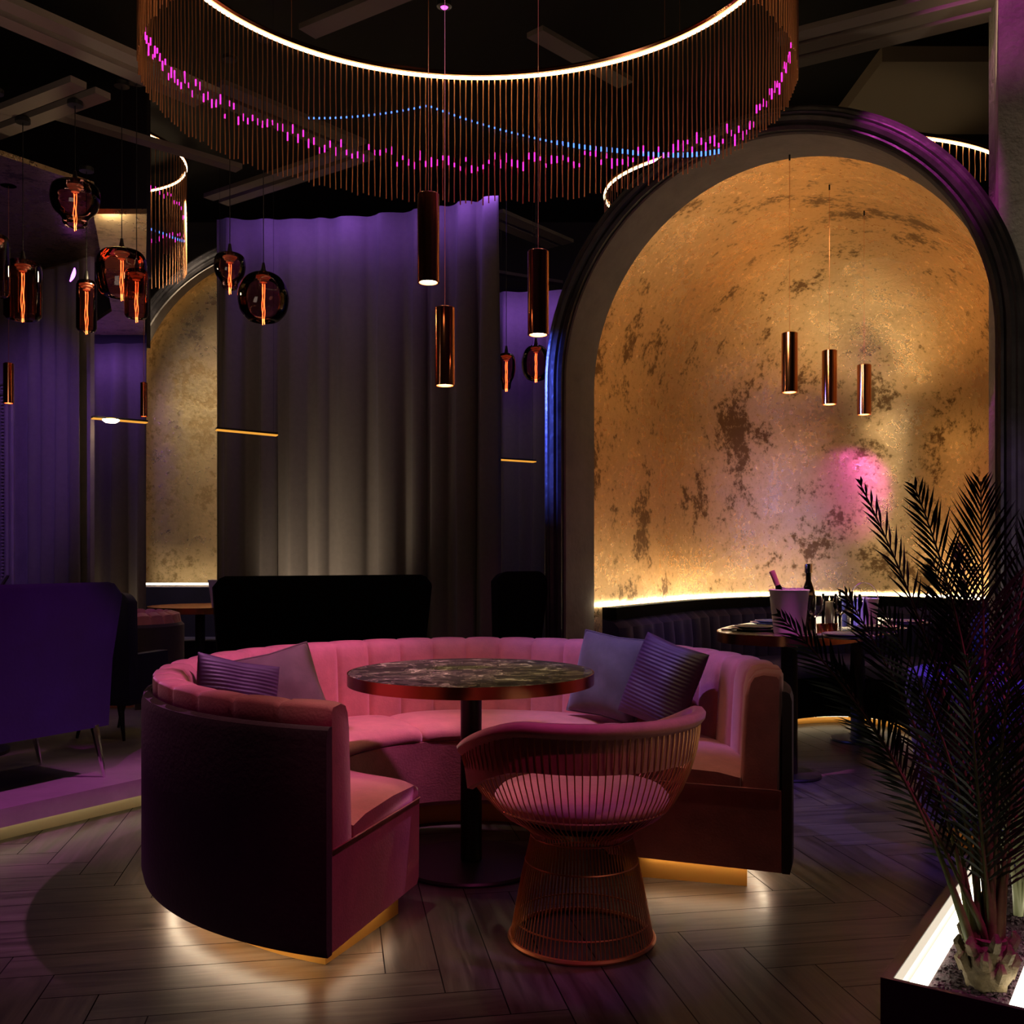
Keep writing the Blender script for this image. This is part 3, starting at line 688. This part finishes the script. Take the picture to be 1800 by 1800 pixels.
for px,D,lb in ((1445,5.35,'left of the low amber tealight glasses on the niche table'),(1463,5.38,'right of the low amber tealight glasses on the niche table')):
    p=onT(px,D); t=thing('tealight_glass',lb,'candle holder',p,'amber tealight glasses')
    B().lathe([(0,0),(.026,0),(.030,.05),(.027,.05),(.024,.006),(0,.006)],p,20).build('cup',M['copper'],t)
    B().lathe([(0,.008),(.018,.008),(.018,.02),(0,.02)],p,16).build('wax',M['candle'],t)
proto=None
for px,D,lb in ((1328,5.55,'stacked dark plates at the left end of the niche table'),(1362,6.0,'dark plates half hidden behind the large white bucket'),(1487,5.02,'stacked dark plates at the near middle of the niche table'),(1545,5.55,'stacked dark plates right of the small bucket'),(1592,6.0,'stacked dark plates at the far right end of the niche table')):
    p=onT(px,D)
    if proto is None:
        t=thing('plate_setting',lb,'plate',p,'place settings on the niche table')
        B().lathe([(0,0),(.10,0),(.145,.012),(.146,.016),(.10,.006),(0,.005)],p,48).build('charger_plate',M['plate'],t)
        B().lathe([(0,.007),(.08,.007),(.115,.022),(.116,.026),(.08,.012),(0,.011)],p,48).build('dinner_plate',M['plate'],t)
        proto=t
    else:
        t=copy_tree(proto); t.location=p; t['label']=lb
for px,D,az,nm,lb in ((1452,5.0,.5,'fork','fork lying left of the near middle plates'),(1466,4.93,.35,'knife','shiny knife lying in front of the near middle plates'),(1558,5.12,.7,'fork','fork lying at the right edge of the niche table'),(1300,5.45,-.2,'knife','knife lying at the left tip of the niche table')):
    p=onT(px,D+.12)+Vector((0,0,.003)); dx=Vector((cos(az),sin(az),0)); ny=Vector((-sin(az),cos(az),0)); bq=B()
    bq.tube([p-dx*.10,p-dx*.02,p+dx*.03],[.006,.003,.003],6)
    if nm=='knife': bq.box(p+dx*.075,(.10,.014,.0025),az)
    else:
        bq.box(p+dx*.04,(.03,.02,.0025),az)
        for k in (-1.5,-.5,.5,1.5): bq.box(p+dx*.075+ny*k*.0055,(.045,.0025,.0025),az)
    tag(bq.build(nm,M['chrome']),lb,'cutlery','cutlery on the niche table')

# ================================================================== AMBER GLASS PENDANTS
def amber(px,D,ytop,ybot,wpx,shape,label,zc):
    X=(px-900)*D/F; z1=CH+(HY-ytop)*D/F; z0=CH+(HY-ybot)*D/F; h=z1-z0; r=wpx/2*D/F
    t=thing('glass_pendant',label,'pendant lamp',(X,D,z0),'smoky amber glass pendants')
    S={'globe':[(.45,0),(.62,.03),(.90,.2),(1,.45),(.95,.65),(.75,.85),(.45,.96),(.12,1)],
       'cyl':[(.55,0),(.82,.015),(.97,.07),(1,.14),(1,.82),(.95,.92),(.75,.98),(.15,1)],
       'neck':[(.42,0),(.50,.06),(.52,.14),(.62,.22),(.88,.36),(1,.55),(1,.72),(.92,.87),(.65,.96),(.12,1)],
       'squat':[(.5,0),(.8,.05),(.92,.18),(1,.42),(1,.62),(.95,.8),(.72,.93),(.12,1)]}[shape]
    pr=[(a*r,z0+b*h) for a,b in S]; ins=[(max(0,a*r-.003),z0+b*h-.002) for a,b in reversed(S)]
    from_=[]
    # smooth the profile
    def cr(P,n=5):
        out=[]
        for i in range(len(P)-1):
            p0,p1,p2,p3=P[max(i-1,0)],P[i],P[i+1],P[min(i+2,len(P)-1)]
            for k in range(n):
                u=k/n; out.append(tuple(.5*((2*p1[j])+(-p0[j]+p2[j])*u+(2*p0[j]-5*p1[j]+4*p2[j]-p3[j])*u*u+(-p0[j]+3*p1[j]-3*p2[j]+p3[j])*u**3) for j in (0,1)))
        out.append(P[-1]); return out
    B().lathe(cr(pr),(X,D,0),40).build('glass_shade',M['glass'],t,smooth=80)
    B().lathe([(0,z1+.05),(.006,z1+.045),(.012,z1+.01),(r*.2,z1-.004),(r*.2,z1-.012),(0,z1-.012)],(X,D,0),24).build('cap',M['black'],t)
    bl=[(.036,z1-.022),(.036,z1-.027),(.028,z1-.03),(.028,z1-.038),(.018,z1-.042),(.018,z1-.052),(0,z1-.055)]
    B().lathe([(0,z1-.012)]+bl,(X,D,0),20).build('socket',M['candle'],t)
    fb=B()
    for k in range(3):
        a0=k*2.1; fb.tube([(X+.007*cos(a0+.6*sin(j)),D+.007*sin(a0+.6*sin(j*1.3)),z1-.06-(h*.82)*j/9) for j in range(10)],.0016,5)
    fb.build('filament',M['fil'],t)
    B().tube([(X,D,z1+.045),(X,D,zc)],.0022,5).build('cord',M['black'],t)
    B().lathe([(0,zc-.02),(.035,zc-.02),(.035,zc),(0,zc)],(X,D,0),16).build('canopy',M['black'],t)
    return t
amber(40,4.8,458,563,62,'cyl','tall cylindrical smoky amber glass pendant at the far left',3.30)
amber(-8,4.5,412,522,46,'cyl','amber glass pendant cut off by the left picture edge',3.30)
amber(132,4.62,318,397,82,'neck','highest amber glass pendant, bulbous with a narrow lower neck',3.30)
amber(152,5.05,492,583,34,'cyl','slim dark glass pendant beside the violet-lit curtain',3.16)
amber(214,4.75,436,522,84,'squat','squat wide amber glass pendant before the gold soffit',3.45)
amber(240,4.72,473,560,40,'cyl','narrow amber glass pendant hanging just behind the squat one',3.45)
amber(404,5.1,444,508,54,'neck','small necked amber glass pendant at the left edge of the wide curtain',3.75)
amber(463,4.9,478,565,88,'globe','round amber glass globe pendant in front of the wide curtain',3.75)
amber(942,6.9,606,668,50,'globe','distant amber globe pendant just left of the arch',4.0)
amber(890,6.7,620,684,32,'neck','distant amber pendant at the right edge of the wide curtain',4.0)
tube_pendant(15,5.3,638,709,'small copper tube pendant before the violet moulded wall',None,3.16,.026,4)
tube_pendant(253,5.9,672,732,'small copper tube lamp at the edge of the far curtain',None,2.84,.020,3)

# hanging brass rails
def rail(pa,pb,Da,Db,label,zc=4.79,lamp=None):
    a=at(pa[0],pa[1],Da); b=at(pb[0],pb[1],Db); t=thing('hanging_rail',label,'rail',(a+b)/2,'thin brass rails hung in front of the curtains')
    d=(b-a).normalized(); n=Vector((-d.y,d.x,0)).normalized()
    B().box((a+b)/2,((b-a).length,.06,.012),dirs=(d,n,d.cross(n))).build('shelf',M['black'],t)
    B().box((a+b)/2-Vector((0,0,.009)),((b-a).length,.062,.006),dirs=(d,n,d.cross(n))).build('light_edge',emit('amber_edge',(1,.42,.05),.9),t)
    for f in (.06,.94):
        p=a+(b-a)*f; B().tube([p,(p.x,p.y,zc)],.0008,4).build('cable',M['black'],t)
    return t
rail((380,753),(487,763),6.05,6.2,'thin glowing brass rail in front of the wide curtain')
rail((877,806),(940,810),7.3,7.4,'short glowing brass rail right of the wide curtain')
rail((162,733),(258,741),6.5,6.7,'glowing brass rail with a bright round lamp at the far curtain',2.83)
p=at(195,738,6.5); t=thing('disc_lamp','bright round lamp glowing under the far brass rail','lamp',p)
B().lathe([(0,-.022),(.035,-.018),(.052,-.005),(.052,.002),(0,.004)],p,28).build('diffuser',M['lampw'],t)
B().lathe([(0,.004),(.03,.004),(.03,.010),(0,.010)],p,20).build('mount',M['brass'],t)
# violet crescent lamp and magenta ceiling spot
p=at(123,483,6.3)
tag(B().tube([p+Vector((.012*k/6-.03*(k/12)**2+.035*(k/12),0,.085*(k/12-.5))) for k in range(13)],[.002+.010*sin(pi*min(1,(12-k)/12*.9+.05)) for k in range(13)],8).build('wall_light',M['beadv']),'small crescent-shaped violet light above the left curtain','lamp')
p=at(781,12,4.6); t=thing('ceiling_spotlight','small magenta spotlight on the dark ceiling above the table','spotlight',p)
B().lathe([(0,-.008),(.014,-.006),(.018,0),(0,0)],p,20).build('lens',M['beadm'],t)
B().lathe([(.018,-.004),(.035,0),(.035,.06),(0,.06)],p,24).build('housing',M['black'],t); B().tube([p+Vector((0,0,.06)),(p.x,p.y,4.79)],.012,8).build('stem',M['black'],t)

# ================================================================== PLANTER AND PALMS
PO=Vector((.74,2.0,0)); da=Vector((.56,.828,0)).normalized(); db=Vector((.828,-.56,0)).normalized(); PW,PL,PZ=.30,.95,.35
def pp(a,b,z): v=PO+da*a+db*b; v.z=z; return v
pt=thing('planter_box','low dark planter box with glowing inner edge in the right foreground','planter',tuple(pp(PL/2,PW/2,0)))
bb=B(); w=.022
for (a0,a1,b0,b1) in ((0,PL,0,w),(0,PL,PW-w,PW),(0,w*.5,w,PW-w),(PL-w,PL,w,PW-w)):
    bb.prism([tuple(pp(a,b,0))[:2] for a,b in ((a0,b0),(a1,b0),(a1,b1),(a0,b1))],0,PZ)
bb.build('box',M['planter'],pt,smooth=0)
for b0,b1,z0,z1,mn,nm in ((w,w+.016,PZ-.03,PZ-.003,'panelglow','side_panel'),(w+.025,w+.052,PZ-.028,PZ-.012,'ledplant','led_strip'),(PW-w-.050,PW-w-.025,PZ-.028,PZ-.012,'ledplant','led_strip'),(PW-w-.016,PW-w,PZ-.03,PZ-.003,'panelglow','side_panel')):
    B().prism([tuple(pp(a,b,0))[:2] for a,b in ((w,b0),(PL-w,b0),(PL-w,b1),(w,b1))],z0,z1).build(nm,M[mn],pt,smooth=0)
so=B().prism([tuple(pp(a,b,0))[:2] for a,b in ((w*.5,w),(PL-w,w),(PL-w,PW-w),(w*.5,PW-w))],.02,PZ-.034)
for k in range(900):
    c_=pp(random.uniform(w,PL-w*2),random.uniform(w+.055,PW-w-.055),PZ-.034+random.uniform(0,.006)); so.box(c_,(random.uniform(.005,.012),random.uniform(.003,.006),.004),random.uniform(0,3.1))
tag(so.build('mulch',M['soil'],pt,smooth=0),kind='stuff')
def frond(base,ctrl,tip,nf,wl,parent,n=34,s0=.30,matl='leaf',up=.75,rr=.0055):
    base,ctrl,tip=Vector(base),Vector(ctrl),Vector(tip)
    def bz(u): return base*(1-u)**2+ctrl*2*u*(1-u)+tip*u*u
    def tg(u): return ((ctrl-base)*(1-u)+(tip-ctrl)*u).normalized()
    st=B().tube([bz(k/16) for k in range(17)],[rr*(1.9-1.1*min(1,k/4)) *(1-.85*k/16)+.0006 for k in range(17)],6)
    so=st.build('frond',M['stem'] if matl=='leaf' else M['paleleaf'],parent,smooth=70); lf=B()
    n=int(n*.85)
    for k in range(n):
        u=s0+(1-s0)*(k+.3)/n; p=bz(u); T=tg(u); S=T.cross(nf).normalized(); Nn=S.cross(T).normalized()
        prof=sin(pi*min(1,max(0,(u-s0)/(1-s0)*.86+.12)))**.6
        for sg in (-1,1):
            l=wl*prof*random.uniform(.88,1.08); a=R(44)-R(22)*((u-s0)/(1-s0))+random.uniform(-.06,.06)
            dr=(T*cos(a)+S*sg*sin(a)+Nn*random.uniform(-.05,.22)).normalized(); wd=(dr.cross(Nn)).normalized()*.0030
            mid=p+dr*l*.45; lf.add([p-wd*.4,p+wd*.4,mid+wd+Nn*.002,p+dr*l-Vector((0,0,.006)),mid-wd-Nn*.0],[(0,1,2,4),(4,2,3)])
    lf.build('leaflets',M[matl],so,smooth=0,weld=False)
pb=at(1735,1690,2.03); pb.z=PZ-.03
palm=thing('potted_palm','tall dark green feather palm with spreading fronds in the lit planter','plant',tuple(pb))
tk=B()
def tprof(z): return .036+.012*sin(min(1,z/.07)*pi*.75)
rings=[]
for k in range(13):
    z=.105*k/12; rings.append([pb+Vector((tprof(z)*(1+.10*sin(5*a_+k))*cos(a_)*(1 if k<11 else .8),tprof(z)*(1+.10*sin(5*a_+k))*sin(a_)*(1 if k<11 else .8),z-.004)) for a_ in [2*pi*j/20 for j in range(20)]])
tk.loft(rings)
for k in range(16):
    a_=k*2.4; z=.02+.075*k/16; p=pb+Vector((cos(a_)*.043,sin(a_)*.043,z)); tk.tube([p,p+Vector((cos(a_)*.012,sin(a_)*.012,.022)),p+Vector((cos(a_)*.008,sin(a_)*.008,.034))],[.013,.010,.004],6)
tk.build('trunk',M['trunk'],palm,smooth=40)
camv=Vector((-.43,-.9,0)).normalized()
def FR(tipx,tipy,cx_,cy_,dd,wl,n=34,s0=.3,yaw=0.,dc=0.):
    a=2.03; tip=at(tipx,tipy,a+dd); c_=at(cx_,cy_,a+dc)
    nf=Matrix.Rotation(yaw,3,'Z')@camv
    ang=random.uniform(0,6.28); b=pb+Vector((cos(ang)*.018,sin(ang)*.018,.09)); b.x+= (tipx-1720)/18000
    frond(b,c_,tip,nf,wl,palm,n,s0)
FR(1508,842,1712,1250,.05,.095,34,.36,1.0)
FR(1606,852,1740,1180,-.05,.12,36,.40,.5)
FR(1724,846,1729,1250,.05,.165,46,.38,0.)
FR(1690,960,1716,1200,.30,.13,36,.35,.3)
FR(1815,905,1765,1250,.0,.14,38,.30,-.4)
FR(1544,1060,1706,1330,-.08,.13,36,.30,.3)
FR(1484,1040,1668,1330,.12,.11,36,.34,.6)
FR(1366,1078,1600,1300,-.02,.10,38,.34,.35)
FR(1462,1165,1625,1400,.10,.11,34,.28,.4)
FR(1640,985,1715,1300,.30,.13,38,.30,-.2)
FR(1850,1100,1770,1350,-.1,.14,36,.25,-.5)
FR(1700,1150,1718,1420,-.16,.12,34,.22,.2)
FR(1790,1010,1745,1300,.2,.14,40,.25,-.2)
FR(1775,1190,1745,1420,-.12,.13,34,.22,-.4)
FR(1612,1200,1690,1450,.2,.11,32,.25,.1)
FR(1660,1080,1722,1350,.12,.13,38,.25,.2)
FR(1830,1230,1775,1450,.1,.13,34,.22,-.3)
p2b=at(1790,1500,2.42); p2b.z=PZ-.03
pal2=thing('potted_fern','smaller pale feathery plant behind the palm trunk at the right edge','plant',tuple(p2b))
for tx,ty,cx_,cy_ in ((1740,1330,1770,1430),(1800,1290,1792,1420),(1850,1350,1815,1450),(1765,1380,1770,1450),(1830,1400,1815,1470)):
    frond(p2b+Vector((0,0,.002)),at(cx_,cy_,2.42),at(tx,ty,2.42+random.uniform(-.1,.1)),camv,.11,pal2,26,.22,'paleleaf')

# ================================================================== LIGHTS
# added warm fill spots brightening the sofa seats and chair, without fixtures
spot('seat_fill',(-.2,4.2,4.6),(-.15,4.3,.4),(1,.80,.56),75,26,.8,.06)
spot('seat_fill',(-.9,2.9,4.6),(-.30,3.05,.35),(1,.86,.64),190,12,.7,.05)
spot('seat_fill',(1.0,3.0,4.6),(.72,3.7,.4),(1,.72,.52),45,17,.8,.05)
spot('chair_light',(1.3,2.2,1.9),(.22,3.1,.2),(1,.62,.36),14,26,.8,.04)
spot('seat_fill',(-1.3,4.6,4.5),(-1.0,4.2,.6),(1,.66,.55),6,20,.8,.05)
# magenta and violet stage spots
spot('rim_light',(-1.0,3.2,4.5),(-.92,3.0,.75),(1,.38,.45),110,20,.8,.05)  # added pink spot to lift the sofa's left front rim
spot('table_fill',(-.16,3.75,4.5),(-.16,3.85,.75),(1,.84,.60),230,13,.8,.05)  # added spot brightening the round tabletop, no lamp hangs there
spot('magenta_spot',(.55,4.1,4.5),(-1.02,4.05,.72),(.80,.24,.72),760,32,.6,.04)
spot('magenta_spot',(.2,4.0,4.5),(-.30,5.05,.80),(.60,.24,1),200,14,.8,.04)
spot('magenta_spot',(-1.2,1.6,4.3),(-2.05,4.45,.15),(.85,.015,.8),360,18,.4,.03)
spot('magenta_spot',(.75,2.2,4.4),(.32,2.95,.6),(.62,.16,1),150,13,.5,.04)
spot('violet_spot',(-.75,3.95,4.5),(.62,4.55,.72),(.36,.22,1),560,24,.7,.04)
spot('violet_spot',(2.6,2.6,4.5),(1.75,4.6,0),(.30,.10,1),420,24,.4,.04)
spot('magenta_spot',(.4,1.2,4.3),(-.2,2.9,.4),(1,.10,.40),110,17,.8,.05)
spot('magenta_spot',(-1.6,1.0,4.3),(-2.0,2.5,0),MAG,30,40,.4,.03)
spot('magenta_spot',(2.3,1.0,4.3),(1.0,2.0,0),MAG,30,34,.4,.04)
# arch: blue from the left, magenta from the right
spot('blue_spot',(-1.1,5.30,2.5),uv(NC,-NT2,-NW-.10,2.0),BLU,850,40,.7,.02)
spot('magenta_spot',(1.5,3.9,4.4),uv(NC,-NT2,.80,3.05),MAG,330,26,.6,.02)
spot('magenta_spot',(.9,3.6,4.4),uv(NC,-NT2,-NW,.8),MAG,30,26,.7,.03)
# purple wash on the left wall and curtains
spot('violet_spot',(-2.9,5.0,2.9),wv(-.5,1.6),PUR,80,60,.8,.05)
area('violet_wash',(-1.4,6.62,3.53),(-1.4,6.82,3.3),PUR,2.6,.9,.03)
area('violet_wash',(-.5,6.36,3.53),(-.5,6.60,3.3),PUR,2.6,.85,.03)
spot('warm_uplight',(-1.75,6.1,.4),(-1.30,6.75,1.15),(1,.80,.58),60,60,1.,.08)
spot('warm_downlight',(-1.35,5.6,4.4),(-1.35,6.75,2.6),(1,.8,.6),14,42,1.,.08)
area('violet_wash',(-3.1,7.25,2.78),(-3.1,7.55,2.0),PUR,3,.6,.05)
spot('warm_uplight',(-3.0,7.42,.4),(-3.05,7.6,1.3),WARM,5,120,.9,.05)
area('violet_wash',(.1,7.6,3.28),(.1,7.95,2.6),PUR,5,.4,.05)
spot('warm_downlight',(.1,7.2,3.3),(.1,7.95,1.2),(1,.8,.6),12,50,1.,.05)
# niche; its warm spots are added fill without fixtures
spot('niche_fill',uv(NC,-1.25,-.45,2.5),(2.98,7.75,1.75),(1,.86,.60),12,50,.30,.10)
spot('dome_fill',uv(NC,-.25,.1,.95),uv(NC,.75,0,3.3),(1,.80,.50),12,150,.6,.08)  # added uplight to draw a bright arc on the dome
spot('niche_fill',uv(NC,-.75,.45,3.1),uv(NC,-.3,-1.1,1.9),(1,.72,.40),8,80,.9,.10)
spot('niche_fill_wash',uv(NC,-1.9,.1,2.6),uv(NC,1.,0,2.4),(1,.76,.46),28,62,.8,.15)
spot('magenta_spot',uv(NC,-.95,.5,3.05),(2.66,7.85,1.70),(.95,.12,1),240,14,.6,.03)
spot('violet_spot',uv(NC,-.7,-.1,3.15),uv(NC,-.35,-1.05,.7),PUR,30,22,.8,.03)
spot('magenta_spot',(1.2,4.2,3.6),(1.53,5.28,.85),(.95,.16,.8),560,9,.5,.02)
spot('violet_spot',(1.0,3.2,4.2),(1.85,4.05,.5),(.42,.28,1),80,11,.5,.03)
spot('magenta_spot',(1.3,1.4,2.6),(.99,2.05,.33),(1,.06,.55),90,18,.5,.02)
spot('far_niche_light',(NF[0]-.6,8.6,4.3),(NF[0]-.8,10,2.2),(1,.84,.58),520,80,.9,.06)
point('soffit_glint_fill',(-2.02,5.0,2.62),(1,.76,.42),5,.03)  # added point light making a glint on the soffit
spot('soffit_light',(-2.6,5.4,1.7),(-2.75,6.0,2.84),(1,.75,.40),10,60,.9,.04)
spot('violet_spot',(-3.0,5.2,1.9),(-3.1,5.6,3.15),PUR,12,90,.9,.04)
# beams and column
area('ceiling_glow',(-1.9,3.2,2.2),(-2.2,4.3,3.4),(1,.74,.58),3.5,.6,.6)
spot('column_light',(2.5,3.2,.7),(2.75,4.6,1.8),(1,.82,.60),60,90,1.,.06)
spot('magenta_spot',(1.7,3.9,4.6),(2.34,4.9,3.6),MAG,40,34,.6,.03)
area('ceiling_glow',(2.4,4.6,3.7),(3.0,6.0,4.35),WARM,3,.5,.5)

w=bpy.data.worlds.new('World'); bpy.context.scene.world=w; w.use_nodes=True
w.node_tree.nodes['Background'].inputs[0].default_value=(.012,.006,.016,1); w.node_tree.nodes['Background'].inputs[1].default_value=.3
cam=bpy.data.cameras.new('Camera'); co=bpy.data.objects.new('Camera',cam); C.objects.link(co)
co.location=(0,0,CH); co.rotation_euler=(R(90),0,0); cam.sensor_width=36; cam.lens=35.; cam.shift_y=74/1800; cam.clip_start=.05
sc=bpy.context.scene; sc.camera=co
sc.view_settings.view_transform='Standard'; sc.view_settings.look='None'; sc.view_settings.gamma=1; sc.view_settings.use_curve_mapping=False; sc.view_settings.exposure=0.
